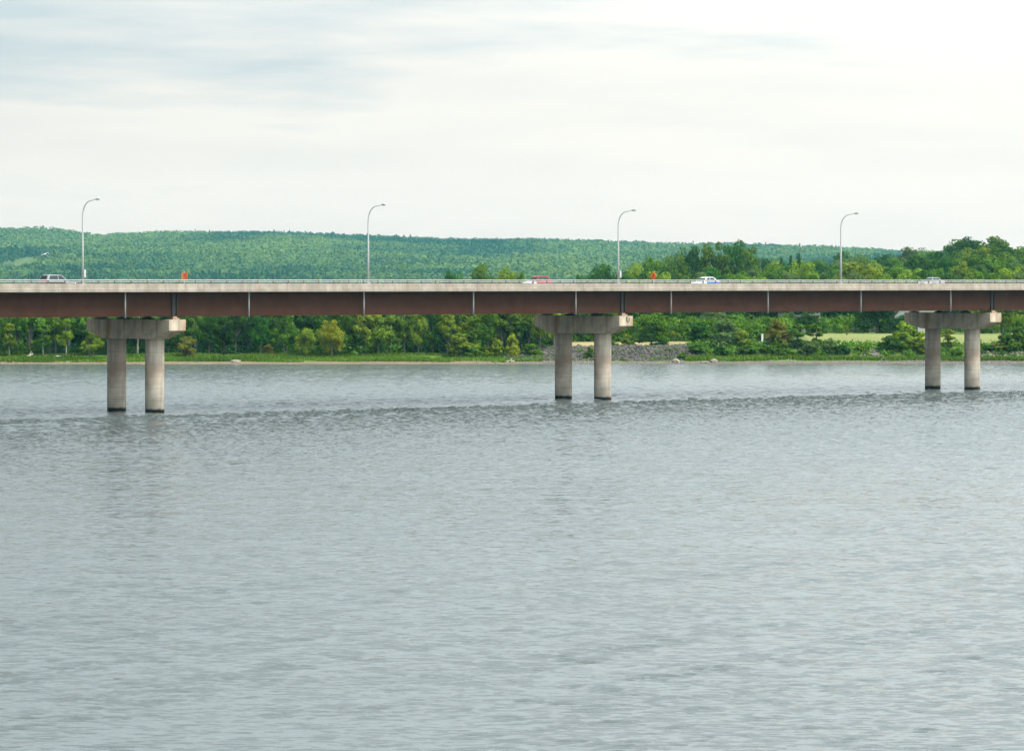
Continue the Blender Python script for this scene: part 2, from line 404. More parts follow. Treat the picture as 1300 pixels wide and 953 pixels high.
# bridge local frame: x = t, y = -offset, z
T0, T1 = -165, 275
Z_SB, Z_GT, Z_GB = 12.55, 12.28, 9.80
def loc(t, o, z): return (t, -o, z)
mb = MB(); mb.box(((T0+T1)/2, 0, (Z_GT+12.52)/2), (T1-T0, 15.1, 12.52-Z_GT)); mb.build('deck_slab', M['parapet'], bridge)
mb = MB(); mb.box(((T0+T1)/2, 0, 12.56), (T1-T0, 14.2, .08)); mb.build('roadway', M['asphalt'], bridge)
mb = MB()
for o in (6.3, -6.3): mb.box(((T0+T1)/2, -o, 12.606), (T1-T0, .12, .008))
for k in range(int(T0/6), int(T1/6)): mb.box((k*6, 0, 12.606), (3, .12, .008))
mb.build('lane_markings', M['paint'], bridge)
for sgn in (1, -1):
    mb = MB(); t = T0
    prof = [(7.12, 12.60), (7.12, 12.95), (7.22, 13.10), (7.50, 13.10), (7.54, 12.62), (7.60, 12.58), (7.60, 12.26), (7.56, 12.26), (7.56, 12.60)]
    while t < T1:
        L = 7.9
        a = []
        for tt in (t, t+L-.025):
            a.append([mb.bm.verts.new(loc(tt, sgn*o, z)) for o, z in prof])
        n = len(prof)
        for k in range(n): mb.bm.faces.new((a[0][k], a[0][(k+1) % n], a[1][(k+1) % n], a[1][k]))
        mb.bm.faces.new(a[0]); mb.bm.faces.new(a[1][::-1])
        t += L
    mb.build('parapet', M['parapet'], bridge)
    mb = MB()
    mb.box(((T0+T1)/2, -sgn*7.36, 13.46), (T1-T0, .10, .09))
    mb.box(((T0+T1)/2, -sgn*7.36, 13.27), (T1-T0, .07, .06))
    rail = mb.build('railing', M['galv'], bridge)
    if sgn == 1:
        pm = None; a, b_ = t_at(-4, 7.36), t_at(1304, 7.36); n = int((b_-a)/2.02)
        for k in range(min(n, 98)):
            if pm is None:
                q = MB(); q.box((0,0,.17), (.09,.14,.34)); q.box((0,0,.012), (.2,.22,.024)); po = q.build('post', M['post'], rail); pm = po.data
            else: po = link('post', pm, M['post'], rail)
            po.location = (a+k*(b_-a)/min(n, 98), -7.36, 13.095)
    else:
        q = MB(); t = T0
        while t < T1: q.box((t, 7.36, 13.27), (.09,.14,.35)); t += 2.0
        tag(q.build('posts', M['post'], rail), kind='stuff')
GO = (6.35, 2.12, -2.12, -6.35)
for gi, o in enumerate(GO):
    mb = MB(); c = (T0+T1)/2; L = T1-T0
    mb.box((c, -o, (Z_GT+Z_GB)/2), (L, .03, Z_GT-Z_GB-.08)); mb.box((c, -o, Z_GB+.025), (L, .50, .05)); mb.box((c, -o, Z_GT-.022), (L, .42, .04))
    g = mb.build('girder', M['steel'], bridge)
    if gi == 0:
        for px in (60, 368, 560, 670, 905, 1030, 1150):
            t = t_at(px, o); q = MB(); q.box((t, -o-.03, (Z_GT+Z_GB)/2), (.9, .02, Z_GT-Z_GB-.25)); q.build('splice_plate', M['steel'], g)
        for i in (-1, 0, 1):
            for dt in (-.28, .28):
                q = MB(); q.box((i*SPAN+dt, -o-.13, (Z_GT+Z_GB)/2), (.05, .22, Z_GT-Z_GB-.10)); q.build('stiffener', M['dsteel'], g)
            q = MB(); q.box((i*SPAN, -o-.035, (Z_GT+Z_GB)/2-.02), (.5, .03, Z_GT-Z_GB-.12)); q.build('bearing_plate', M['dsteel'], g)
cf = None
for k in range(-20, 34):
    if cf is None:
        mb = MB()
        for a, b_ in zip(GO, GO[1:]):
            mb.tube([loc(0, a-.05, Z_GB+.2), loc(0, b_+.05, Z_GT-.2)], .06, 4); mb.tube([loc(0, a-.05, Z_GT-.2), loc(0, b_+.05, Z_GB+.2)], .06, 4)
        mb.box((0, 0, Z_GB+.2), (.1, 12.6, .1))
        cf = mb.build('cross_frame', M['dsteel'], bridge)
    else:
        cf2 = cf.copy(); COL.objects.link(cf2); cf2.location = (k*7.9, 0, 0)
cf.location = (-20*7.9, 0, 0)
pipe = None
for px in (159, 316, 462, 601, 731, 852, 975, 1093, 1207):
    t = t_at(px, 6.85)
    if pipe is None:
        q = MB(); q.tube([(0,0,Z_GT+.02), (0,0,Z_GB-.16)], .085, 10); pipe = q.build('drain_pipe', M['pipe'], bridge, (t, -6.85, 0))
    else:
        c = pipe.copy(); COL.objects.link(c); c.location.x = t
# piers
CT, CB, CE = 9.46, 7.48, 8.33; CL = 7.02; CW = 2.15
def make_pier():
    pr = empty('pier', (0,0,0), 0, bridge)
    mb = MB()
    poly = [(-CL, CT), (CL, CT), (CL, CE), (CL-2.75, CB), (-CL+2.75, CB), (-CL, CE)]
    Mx = Matrix.Rotation(R(90), 4, 'Z')   # profile runs across the bridge
    mb.prism(poly, (-CW/2, CW/2), Mx)
    bmesh.ops.bevel(mb.bm, geom=list(mb.bm.edges), offset=.04, segments=1, affect='EDGES')
    mb.build('pier_cap', M['cap'], pr)
    for o in (3.2245, -3.2245):
        q = MB(); q.tube([(0,0,-2.5), (0,0,CB-.003)], .975, 40)
        q.build('column', M['col'], pr, (0, -o, 0))
    for o in GO:
        q = MB(); q.box((0,0,.085), (.85, .95, .17), 0, .02); q.box((0,0,.25), (.5, .5, .16)); q.box((0,0,.335), (.62, .46, .03))
        q.build('bearing', M['dsteel'] if abs(o) < 6 else M['brg'], pr, (0, -o, CT-.003))
    return pr
M['brg'] = simple('rusty bearing pedestal', (.33, .22, .15), .9, 0, .4, 2)
def copy_tree(o, parent):
    c = o.copy(); COL.objects.link(c); c.parent = parent
    for ch in list(o.children): copy_tree(ch, c)
    return c
pier0 = make_pier()
for i in (-2, -1, 1, 2, 3):
    copy_tree(pier0, bridge).location = (i*SPAN, 0, 0)
# small steel conduit loop on the end face of the pier cap below the red car
q = MB(); q.tube([(.05,-CL-.05,9.40), (.05,-CL-.05,8.92), (.12,-CL-.05,8.84), (.34,-CL-.05,8.84), (.42,-CL-.05,8.92), (.42,-CL-.05,9.25)], .035, 6)
q.build('conduit', M['dsteel'], pier0)

# ------------------------------------------------------------------ street lamps
def make_lamp(px, ytop, box, label):
    o = -7.36; t = t_at(px, o); c = B(t, o, 0)
    root = empty('street_lamp', (c.x, c.y, 13.10), TH)   # local -y points to the near side
    tag(root, label, 'street lamp', 'street lamps along the far parapet')
    H = wz(ytop+1.5, c.y)-13.10
    pts = [(0,0,0), (0,0,H*.45), (0,0,H-1.75)]; rad = [.12, .10, .078]
    for k in range(1, 9):
        a = k/8*R(82); pts.append((0, -1.35*(1-math.cos(a)), H-1.75+1.6*math.sin(a))); rad.append(.078-.03*k/8)
    pts.append((0, -2.35, H+.02)); rad.append(.045)
    q = MB(); q.tube(pts, rad, 10); q.build('pole', M['lamp'], root)
    q = MB(); q.box((0,0,.02), (.42,.42,.05)); q.build('base_plate', M['lamp'], root)
    q = MB(); q.tube([(0,-2.25,H+.02), (0,-2.4,H+.03), (0,-2.75,H+.05), (0,-2.95,H+.05)], [.06,.11,.13,.05], 10)
    hd = q.build('lamp_head', M['lamp'], root)
    q = MB(); q.box((0,-2.65,H-.075), (.16,.42,.05)); q.build('lens', M['glassy'], hd)
    if box:
        q = MB(); q.box((.0,-.30,1.05), (.24,.22,.78), 0, .02); q.build('junction_box', M['lamp'], root)
make_lamp(105, 252, True, 'tall curved aluminium street lamp just ahead of the silver grey hatchback')
make_lamp(467.5, 259, False, 'tall curved aluminium street lamp between the square orange sign and the red car')
make_lamp(785, 266, True, 'tall curved aluminium street lamp between the red car and the diamond sign')
make_lamp(1067.5, 270, False, 'tall curved aluminium street lamp between the blue and white car and the silver car')

# ------------------------------------------------------------------ signs on the bridge
def sign_at(px, o, kind, label):
    t = t_at(px, o); c = B(t, o, 12.6)
    root = empty('road_sign', c, TH); tag(root, label, 'road sign')
    Y = c.y
    if kind == 'square':
        z0, z1 = wz(356, Y)-12.6, wz(346.2, Y)-12.6
        q = MB(); q.box((0,0,(z0+z1)/2), (.03, .98, z1-z0), 0, .01); pn = q.build('sign_panel', M['orange'], root)
        q = MB(); q.box((-.03,.30,(z0+z1)/2-.03), (.02, .34, z1-z0+.02)); q.build('pale_strip', M['orange2'], pn)
        q = MB(); q.box((-.03,-.1,z1-.62), (.012, .10, .22)); q.build('marking', M['orange2'], pn)
        q = MB(); q.tube([(0.05,.10,0), (.05,.10,z1+.12)], .04, 8); q.build('post', M['lamp'], root)
        q = MB(); q.box((.05,.10,.03), (.7,.7,.06)); q.build('foot', M['black'], root)
    else:
        z0, z1 = wz(356.6, Y)-12.6, wz(344.8, Y)-12.6; zc = (z0+z1)/2; r = (z1-z0)/2; w = r*1.02
        q = MB(); vs = []
        for x in (-.015, .015): vs.append([q.bm.verts.new((x, yy, zz)) for yy, zz in ((0, zc+r), (w, zc), (0, zc-r), (-w, zc))])
        q.bm.faces.new(vs[0]); q.bm.faces.new(vs[1][::-1])
        for k in range(4): q.bm.faces.new((vs[0][k], vs[0][(k+1)%4], vs[1][(k+1)%4], vs[1][k]))
        pn = q.build('sign_panel', M['orange'], root)
        q = MB(); q.box((-.03,.0,zc+.02), (.012, .07, .34)); q.box((-.03,-.07,zc+.19), (.012, .20, .07)); q.box((-.03,.07,zc-.12), (.012, .18, .07)); q.build('symbol', M['black'], pn)
        q = MB(); q.tube([(.04,0,0), (.04,0,zc+r*.6)], .04, 8); q.build('post', M['lamp'], root)
        q = MB(); q.box((.04,0,.03), (.7,.7,.06)); q.build('foot', M['black'], root)
sign_at(234, 6.75, 'square', 'square orange construction sign on a short post above the bridge railing')
sign_at(829.5, 6.75, 'diamond', 'diamond shaped orange construction sign with a black symbol above the bridge railing')

# ------------------------------------------------------------------ cars (local +x = front, z up)
def make_car(px, o, heading, label, style, L=4.45, H=1.47, W=1.76, paint=None, paint2=None, cabp=None, hood=None):
    t = t_at(px, o); c = B(t, o, 12.603)
    root = empty('car', c, TH+(0 if heading > 0 else math.pi)); tag(root, label, 'car', None)
    h = L/2; hw = W/2
    if style == 'hatch':
        body = [(-h,.45),(-h+.02,.85),(-h+.15,.98),(-.9,.95),(.75,.93),(h-.35,.80),(h-.03,.62),(h,.35),(h-.12,.22),(-h+.15,.22)]
        cab = [(-h+.18,.94),(-h+.50,H-.06),(-h+.9,H),(-.1,H),(.35,H-.12),(1.05,.92)]
        win = [(-h+.52,1.0),(-h+.78,H-.14),(-.1,H-.09),(.25,H-.17),(.80,.99)]
    else:
        body = [(-h,.45),(-h+.02,.82),(-h+.12,.96),(-1.2,.93),(.75,.90),(h-.35,.76),(h-.03,.60),(h,.35),(h-.12,.20),(-h+.15,.20)]
        cab = [(-h+.55,.92),(-h+1.15,H-.05),(-.75,H),(-.1,H),(.30,H-.10),(1.10,.88)]
        win = [(-h+.95,.96),(-h+1.28,H-.13),(-.1,H-.08),(.22,H-.15),(.85,.94)]
    q = MB(); q.prism(body, (-hw, hw)); bmesh.ops.bevel(q.bm, geom=list(q.bm.edges), offset=.06, segments=2, affect='EDGES')
    for f in q.bm.faces: f.smooth = True
    q.build('body', paint, root)
    q = MB(); ci = hw-.03
    a = [q.bm.verts.new((x, -(ci-(z-.9)*.32), z)) for x, z in cab]; b_ = [q.bm.verts.new((x, ci-(z-.9)*.32, z)) for x, z in cab]
    q.bm.faces.new(a); q.bm.faces.new(b_[::-1]); n = len(cab)
    for k in range(n): q.bm.faces.new((a[k], b_[k], b_[(k+1)%n], a[(k+1)%n]))
    bmesh.ops.bevel(q.bm, geom=list(q.bm.edges), offset=.04, segments=2, affect='EDGES')
    cabo = q.build('cabin', cabp or paint, root)
    if hood:
        q = MB(); q.prism([(.82, .93), (h-.36, .805), (h-.04, .64), (h-.10, .60), (h-.42, .76), (.82, .88)], (-hw+.10, hw-.10)); bmesh.ops.translate(q.bm, vec=(0,0,.022), verts=q.bm.verts); q.build('bonnet', hood, root)
        for sg in (1, -1):
            q = MB(); q.box((h-.75, sg*(hw+.004), .70), (.75, .008, .22)); q.build('front_wing', hood, root)
    for sg in (1, -1):
        q = MB(); y = lambda z: sg*(ci-(z-.9)*.32+.008)
        xs = [p_[0] for p_ in win]; mid = -.35 if style == 'hatch' else -.25
        def clip(poly, xa, xb):
            out_ = []
            for k in range(len(poly)):
                p0, p1 = poly[k], poly[(k+1) % len(poly)]
                for (u0, u1) in ((p0, p1),):
                    out_.append(p0)
                    for xc in sorted((xa, xb), key=lambda v: (v-p0[0])*(1 if p1[0] > p0[0] else -1)):
                        if (p0[0]-xc)*(p1[0]-xc) < 0:
                            f_ = (xc-p0[0])/(p1[0]-p0[0]); out_.append((xc, p0[1]+f_*(p1[1]-p0[1])))
            return [p_ for p_ in out_ if xa-1e-6 <= p_[0] <= xb+1e-6]
        for xa, xb in ((min(xs), mid-.04), (mid+.04, max(xs))):
            pl = clip(win, xa, xb)
            if len(pl) < 3: continue
            q2 = MB(); vv = [q2.bm.verts.new((x, y(z), z)) for x, z in pl]; f = q2.bm.faces.new(vv)
            r_ = bmesh.ops.extrude_face_region(q2.bm, geom=[f]); bmesh.ops.translate(q2.bm, vec=(0, -sg*.02, 0), verts=[v for v in r_['geom'] if isinstance(v, bmesh.types.BMVert)])
            q2.build('side_window', M['glass'], cabo)
        q.bm.free()
    # windscreen and rear screen
    for i0, i1, nm in ((4, 5, 'windscreen'), (0, 1, 'rear_window')):
        (x0, z0), (x1, z1) = cab[i0], cab[i1]
        d = Vector((x1-x0, 0, z1-z0)).normalized(); nrm = Vector((d.z, 0, -d.x)) if nm == 'windscreen' else Vector((-d.z, 0, d.x))
        if nm == 'windscreen' and nrm.x < 0: nrm = -nrm
        if nm == 'rear_window' and nrm.x > 0: nrm = -nrm
        q2 = MB(); vv = []
        for f_ in (.12, .88):
            x, z = x0+(x1-x0)*f_, z0+(z1-z0)*f_
            for sg in (-1, 1): vv.append(q2.bm.verts.new(Vector((x, sg*(ci-(z-.9)*.32-.10), z))+nrm*.012))
        f = q2.bm.faces.new((vv[0], vv[1], vv[3], vv[2])); r_ = bmesh.ops.extrude_face_region(q2.bm, geom=[f])
        bmesh.ops.translate(q2.bm, vec=-nrm*.02, verts=[v for v in r_['geom'] if isinstance(v, bmesh.types.BMVert)])
        q2.build(nm, M['glass'], cabo)
    root.scale = (.82, .82, .82)
    for sg in (1, -1):
        if paint2:
            q = MB(); q.box((-.85, sg*(hw+.006), .66), (L*.60, .012, .48)); q.build('door', paint2, root)
        else:
            q = MB(); q.box((.25, sg*(hw+.004), .60), (1.0, .008, .50)); q.build('door', paint, root)
        q = MB(); q.box((h-.14, sg*(hw-.22), .66), (.16, .34, .14), 0, .03); q.build('headlight', M['headlight'], root)
        q = MB(); q.box((-h+.10, sg*(hw-.10), .93), (.18, .20, .30), 0, .03); q.build('tail_light', M['taillight'], root)
        q = MB(); q.box((.72, sg*(hw+.08), .98), (.12, .18, .12), 0, .03); q.build('wing_mirror', paint, root)
        for x in (-h+.82, h-.85):
            q = MB(); q.tube([(x, sg*(hw-.22), .31), (x, sg*(hw+.01), .31)], .31, 20); w_ = q.build('wheel', M['tyre'], root)
            q = MB(); q.tube([(x, sg*(hw-.02), .31), (x, sg*(hw+.02), .31)], .19, 14); q.build('rim', M['rim'], w_)
    return root
make_car(72.5, 4.6, 1, 'grey hatchback with silver roof and black lower doors, driving opposite to the other cars', 'hatch', L=4.6, H=1.70, paint=M['greycar'], cabp=M['silver'], paint2=M['blackcar'])
make_car(682, -1.9, -1, 'dark red hatchback with a white bonnet crossing the bridge above a pier', 'hatch', L=4.1, H=1.62, paint=M['red'], hood=M['whitecar'])
make_car(895, -1.9, -1, 'white car with blue doors and pale bonnet on the bridge', 'sedan', L=4.7, H=1.52, paint=M['whitecar'], paint2=M['blue'])
make_car(1182, -1.9, -1, 'silver saloon car with red tail lamps on the bridge', 'sedan', L=4.5, H=1.50, paint=M['silver'])

# ------------------------------------------------------------------ leaf clouds
def leaf_cloud(centers, radii, per, size, r, flat=.8, tint_c=None, up=.35):
    """quads scattered over lumpy clumps; returns V, F, tint"""
    nC = len(centers); n = nC*per
    ci = np.repeat(np.arange(nC), per)
    d = r.normal(size=(n, 3)); d /= np.linalg.norm(d, axis=1)[:, None]
    rad = radii[ci]*(r.uniform(.45, 1.05, n)**.6)
    off = d*rad[:, None]; off[:, 2] *= flat
    P = centers[ci]+off
    nrm = d+r.normal(size=(n, 3))*.55; nrm[:, 2] += up; nrm /= np.linalg.norm(nrm, axis=1)[:, None]
    a = np.cross(nrm, r.normal(size=(n, 3))); a /= np.linalg.norm(a, axis=1)[:, None]
    b_ = np.cross(nrm, a)
    s = size*r.uniform(.6, 1.35, n)[:, None]
    Vv = np.stack([P-a*s*.62, P-b_*s*.42, P+a*s*.62, P+b_*s*.42], 1).reshape(-1, 3)
    Ff = np.arange(n*4).reshape(-1, 4)
    tc_ = tint_c if tint_c is not None else r.uniform(0, 1, nC)
    t = np.clip(tc_[ci]*.6+r.uniform(0, 1, n)*.4, 0, 1)
    return Vv, Ff, t
def crown_shape(kind, H, W, r):
    """clump centres and radii"""
    if kind == 'conifer':
        n = 46; z = r.uniform(.06, 1, n)**.8; rr = (1-z)*W*.5*r.uniform(.5, 1, n); a = r.uniform(0, 6.28, n)
        return np.stack([rr*np.cos(a), rr*np.sin(a), z*H*.97], 1), .25+.09*W*(1.15-z)
    lo = {'tall': .24, 'round': .10, 'bush': .0, 'dense': .06, 'poplar': .04}[kind]
    n = {'tall': 62, 'round': 66, 'bush': 54, 'dense': 90, 'poplar': 60}[kind]
    C = []
    zc = (lo+1)/2*H; hz = (1-lo)/2*H
    nl = {'tall': 7, 'round': 7, 'bush': 6, 'dense': 9, 'poplar': 7}[kind]
    lob = [(0, 0, H*(1-.16), .26*W)]
    for k in range(nl):
        a = 6.283*k/nl+r.uniform(-.5, .5); zf = r.uniform(-.85, .65)
        if kind == 'bush': zf = r.uniform(-.95, .45)
        taper = math.sqrt(max(1-zf*zf*.75, .1))*(1-.25*max(zf, 0))
        q = r.uniform(.20, .36)*W*taper
        lob.append((q*math.cos(a), q*math.sin(a), zc+zf*hz*.85, r.uniform(.18, .30)*W))
    k = 0
    while len(C) < n:
        lx, ly, lz, lr = lob[k % len(lob)]; k += 1
        d = r.normal(size=3); d /= np.linalg.norm(d); q = r.uniform(.35, 1.0)*lr
        z = lz+d[2]*q*.95
        if z > H*.98 or z < lo*H*.5: z = min(max(z, lo*H*.5+.02*H), H*.96)
        C.append((lx+d[0]*q, ly+d[1]*q, z))
    C = np.array(C)
    rad = r.uniform(.085, .165, n)*min(W, H*.9)
    return C, rad
def tree_meshes(name, kind, H, W, leaf, per, seed, bark):
    r = np.random.default_rng(seed); rr = random.Random(seed)
    C, rad = crown_shape(kind, H, W, r)
    Vv, Ff, t = leaf_cloud(C, rad, per, leaf, r, tint_c=np.clip(r.uniform(0, 1, len(C))*.7+.3*(C[:, 2]/H), 0, 1))
    cm = np_mesh(name+'_crown', Vv, Ff, 4, attr=t); cm.materials.append(FO['mid'])
    q = MB(); lean = rr.uniform(-.05, .05)*H
    top = H*(.8 if kind != 'conifer' else .95); r0 = .018*H+.03
    pts = [(0,0,-.5), (lean*.1,0,H*.15), (lean*.5,rr.uniform(-.1,.1),H*.4), (lean,rr.uniform(-.2,.2),top)]
    q.tube(pts, [r0*1.3, r0, r0*.75, r0*.2], 8)
    if kind != 'conifer':
        for k in range(6):
            c = C[rr.randrange(len(C))]; z0 = rr.uniform(.18, .55)*H
            q.tube([(lean*z0/top, 0, z0), ((c[0]*.55+lean*.3), c[1]*.55, z0+(c[2]-z0)*.55), tuple(c)], [r0*.45, r0*.3, r0*.08], 5)
    bmesh.ops.recalc_face_normals(q.bm, faces=q.bm.faces)
    tm = bpy.data.meshes.new(name+'_trunk'); q.bm.to_mesh(tm); q.bm.free(); tm.materials.append(bark)
    return cm, tm, H, W
PR = {
 'tall':  [tree_meshes('tall', 'tall', 12, 6.2, .46, 74, 100+k, M['palebark'] if k % 2 else M['bark']) for k in range(4)],
 'round': [tree_meshes('round', 'round', 12, 10, .50, 80, 200+k, M['bark']) for k in range(4)],
 'dense': [tree_meshes('dense', 'dense', 15, 13, .60, 80, 300+k, M['bark']) for k in range(3)],
 'poplar':[tree_meshes('poplar', 'poplar', 14, 6.5, .50, 80, 400+k, M['bark']) for k in range(2)],
 'bush':  [tree_meshes('bush', 'bush', 5, 5.5, .36, 80, 500+k, M['bark']) for k in range(3)],
 'conifer':[tree_meshes('conifer', 'conifer', 13, 5, .55, 60, 600+k, M['bark']) for k in range(2)],
}
TREES = []
def plant(px, top, wpx, Y, kind, tone, base=None, row=None, label=None):
    """tree seen centred at photo column px with its top at photo row top, wpx wide, at depth Y"""
    X = wx(px, Y); g = float(ground(np.array([X]), np.array([Y]))[0])
    H = max(wz(top, Y)-g, 1.0); W = wpx*Y/F
    TREES.append(dict(px=px, X=X, Y=Y, g=g, H=H, W=W, kind=kind, tone=tone, row=row, label=label))
# left wood, front row to back
rt = random.Random(5)
special_left = [
 (237, 428, 27, 646, 'round', 'olive', 'small olive green tree leaning over the grass just past the first pier'),
 (341, 437, 17, 650, 'round', 'olive', 'smallest olive tree at the edge of the river wood, under the plain girder'),
 (389, 418, 27, 648, 'dense', 'bright', 'light green feathery tree standing forward of the river wood, beside the yellowest one'),
 (421, 408, 32, 648, 'dense', 'yellow', 'yellowest tree in the front row of the river wood'),
 (118, 421, 30, 650, 'round', 'bright', 'bright green low tree directly beside the column of the first pier'),
 (584, 424, 44, 649, 'bush', 'bright', 'wide light green rounded bush at the end of the river wood'),
 (84, 402, 24, 650, 'tall', 'bright', 'tall light tree with a thick trunk between the leaning log and the first pier'),
 (55, 410, 26, 650, 'tall', 'mid', None),
 (12, 408, 22, 651, 'tall', 'bright', None),
]
for a in special_left: plant(a[0], a[1], a[2], a[3], a[4], a[5], row='front', label=a[6])
x = -38
while x < 712:
    if not any(abs(x-a[0]) < 9 for a in special_left) and not (575 < x < 600):
        tone = rt.choice(['bright', 'mid', 'mid', 'bright', 'dark'] if x > 380 else ['mid', 'mid', 'dark', 'bright', 'dark'])
        plant(x, rt.uniform(372, 402), rt.uniform(28, 40), rt.uniform(651.5, 655), rt.choice(['tall', 'tall', 'round']), tone, row='front')
    x += rt.uniform(13, 21)
x = -45
while x < 720:
    plant(x, rt.uniform(362, 378), rt.uniform(34, 48), rt.uniform(659, 664), rt.choice(['round', 'tall', 'dense']), rt.choice(['mid', 'bright', 'dark', 'mid', 'bright'] if x > 380 else ['dark', 'mid', 'mid']), row='second')
    x += rt.uniform(19, 27)
x = -50
while x < 725:
    plant(x, rt.uniform(361, 370), rt.uniform(50, 70), rt.uniform(672, 684), 'dense', rt.choice(['dark', 'mid', 'dark']), row='third')
    x += rt.uniform(28, 38)
# open bank shrubs and single trees (photo column, top, width, depth, kind, tone, label)
BANK = [
 (598, 440, 24, 646, 'bush', 'mid', 'low green bush beneath the wide rounded bush at the wood end'),
 (628, 430, 26, 648, 'bush', 'bright', 'light green bush beside the rotting log'),
 (650, 424, 22, 648, 'bush', 'yellow', 'yellow green bush at the start of the rock bank'),
 (676, 436, 26, 648, 'bush', 'mid', 'mid green bush against the first column of the middle pier'),
 (704, 430, 26, 658, 'bush', 'dark', 'dark bush hidden behind the middle pier column'),
 (748, 441, 15, 644, 'bush', 'mid', 'small green bush growing in the rocks between the middle pier columns'),
 (735, 418, 30, 692, 'bush', 'dark', 'dark bush behind the dry path, seen between the middle pier columns'),
 (752, 408, 38, 696, 'dense', 'dark', 'dark rounded tree behind the dry path between the middle pier columns'),
 (787, 404, 42, 696, 'dense', 'mid', 'green rounded tree behind the dry path beside the middle pier'),
 (798, 424, 26, 657, 'bush', 'bright', 'pale green bush on top of the rock bank by the middle pier'),
 (780, 432, 18, 657, 'bush', 'mid', 'low bush on the rock bank edge touching the middle pier column'),
 (827, 397, 54, 658, 'dense', 'mid', 'spreading green tree with a dark trunk on top of the rock bank'),
 (838, 432, 26, 655, 'bush', 'dark', 'dark bush at the foot of the spreading bank tree'),
 (850, 420, 26, 716, 'bush', 'yellow', 'round yellow bush beside the dry path'),
 (858, 405, 34, 735, 'bush', 'mid', 'round mid green tree behind the yellow bush'),
 (889, 410, 44, 668, 'bush', 'dark', 'dark round tree at the end of the rock bank'),
 (866, 447, 14, 643, 'bush', 'mid', 'tiny dark green bush low on the rock bank beneath the dark round tree'),
 (887, 437, 30, 647, 'bush', 'mid', 'shrub in front of the dark round tree'),
 (918, 404, 46, 652, 'bush', 'grey', 'grey green willow like tree on the bank'),
 (916, 440, 26, 645, 'bush', 'dark', 'dark shrub below the grey green tree'),
 (944, 419, 30, 650, 'bush', 'bright', 'yellow green bush beside the grey green tree'),
 (948, 438, 34, 646, 'bush', 'mid', 'low spreading shrub in front of the yellow green bush'),
 (975, 438, 30, 647, 'bush', 'mid', 'low shrub in front of the small white cabinet'),
 (990, 407, 42, 650, 'bush', 'olive', 'olive brown tree on the bank'),
 (996, 436, 26, 645, 'bush', 'mid', 'green shrub at the foot of the olive brown tree'),
 (1013, 409, 30, 650, 'poplar', 'mid', 'slender green tree next to the olive brown tree'),
 (1036, 409, 26, 651, 'poplar', 'mid', 'slender green tree at the edge of the mown field'),
 (1025, 432, 34, 646, 'bush', 'grey', 'grey green shrub under the slender trees'),
 (1052, 430, 26, 647, 'bush', 'grey', 'grey green shrub in front of the mown field edge'),
 (1070, 438, 26, 647, 'bush', 'dark', 'dark low shrub in front of the mown field'),
 (1096, 440, 26, 648, 'bush', 'mid', 'low shrub by the pale rocks below the mown field'),
 (1075, 412, 9, 735, 'poplar', 'bright', 'tiny light green young tree alone at the back of the mown field'),
 (1129, 427, 34, 648, 'bush', 'dark', 'dark round bush beside the pier under the silver car'),
 (1152, 409, 46, 650, 'bush', 'bright', 'bright yellow green tree beside the pier under the silver car'),
 (1172, 428, 30, 648, 'bush', 'bright', 'bright bush behind the column under the silver car'),
 (1204, 417, 26, 650, 'poplar', 'bright', 'light young tree between the columns under the silver car'),
 (1214, 442, 20, 646, 'bush', 'mid', 'dark green bush at the waterside between the columns under the silver car'),
 (1246, 436, 36, 649, 'bush', 'mid', 'wide low shrub on the bank past the pier under the silver car'),
 (1268, 437, 34, 650, 'bush', 'olive', 'olive low shrub on the bank past the pier under the silver car'),
 (1292, 409, 44, 650, 'bush', 'mid', 'green rounded tree at the last visible stretch of bank'),
 (1001, 398, 30, 752, 'dense', 'mid', 'green tree standing at one end of the pale half hidden house'),
 (1027, 396, 34, 750, 'dense', 'dark', 'dark green tree standing in front of the pale half hidden house'),
 (935, 400, 44, 740, 'dense', 'mid', 'broad green tree behind the yellow green bush of the bank'),
 (968, 402, 40, 735, 'dense', 'mid', 'broad tree directly behind the small white cabinet'),
 (905, 396, 44, 745, 'dense', 'grey', 'pale broad tree behind the grey green willow like tree'),
 (1145, 400, 30, 752, 'dense', 'dark', 'dark tree in front of the pale house by the pier cap'),
 (1318, 412, 34, 650, 'dense', 'mid', 'green tree cut by the picture edge at the last stretch of bank'),
]
for a in BANK: plant(*a[:6], row='bank', label=a[6])
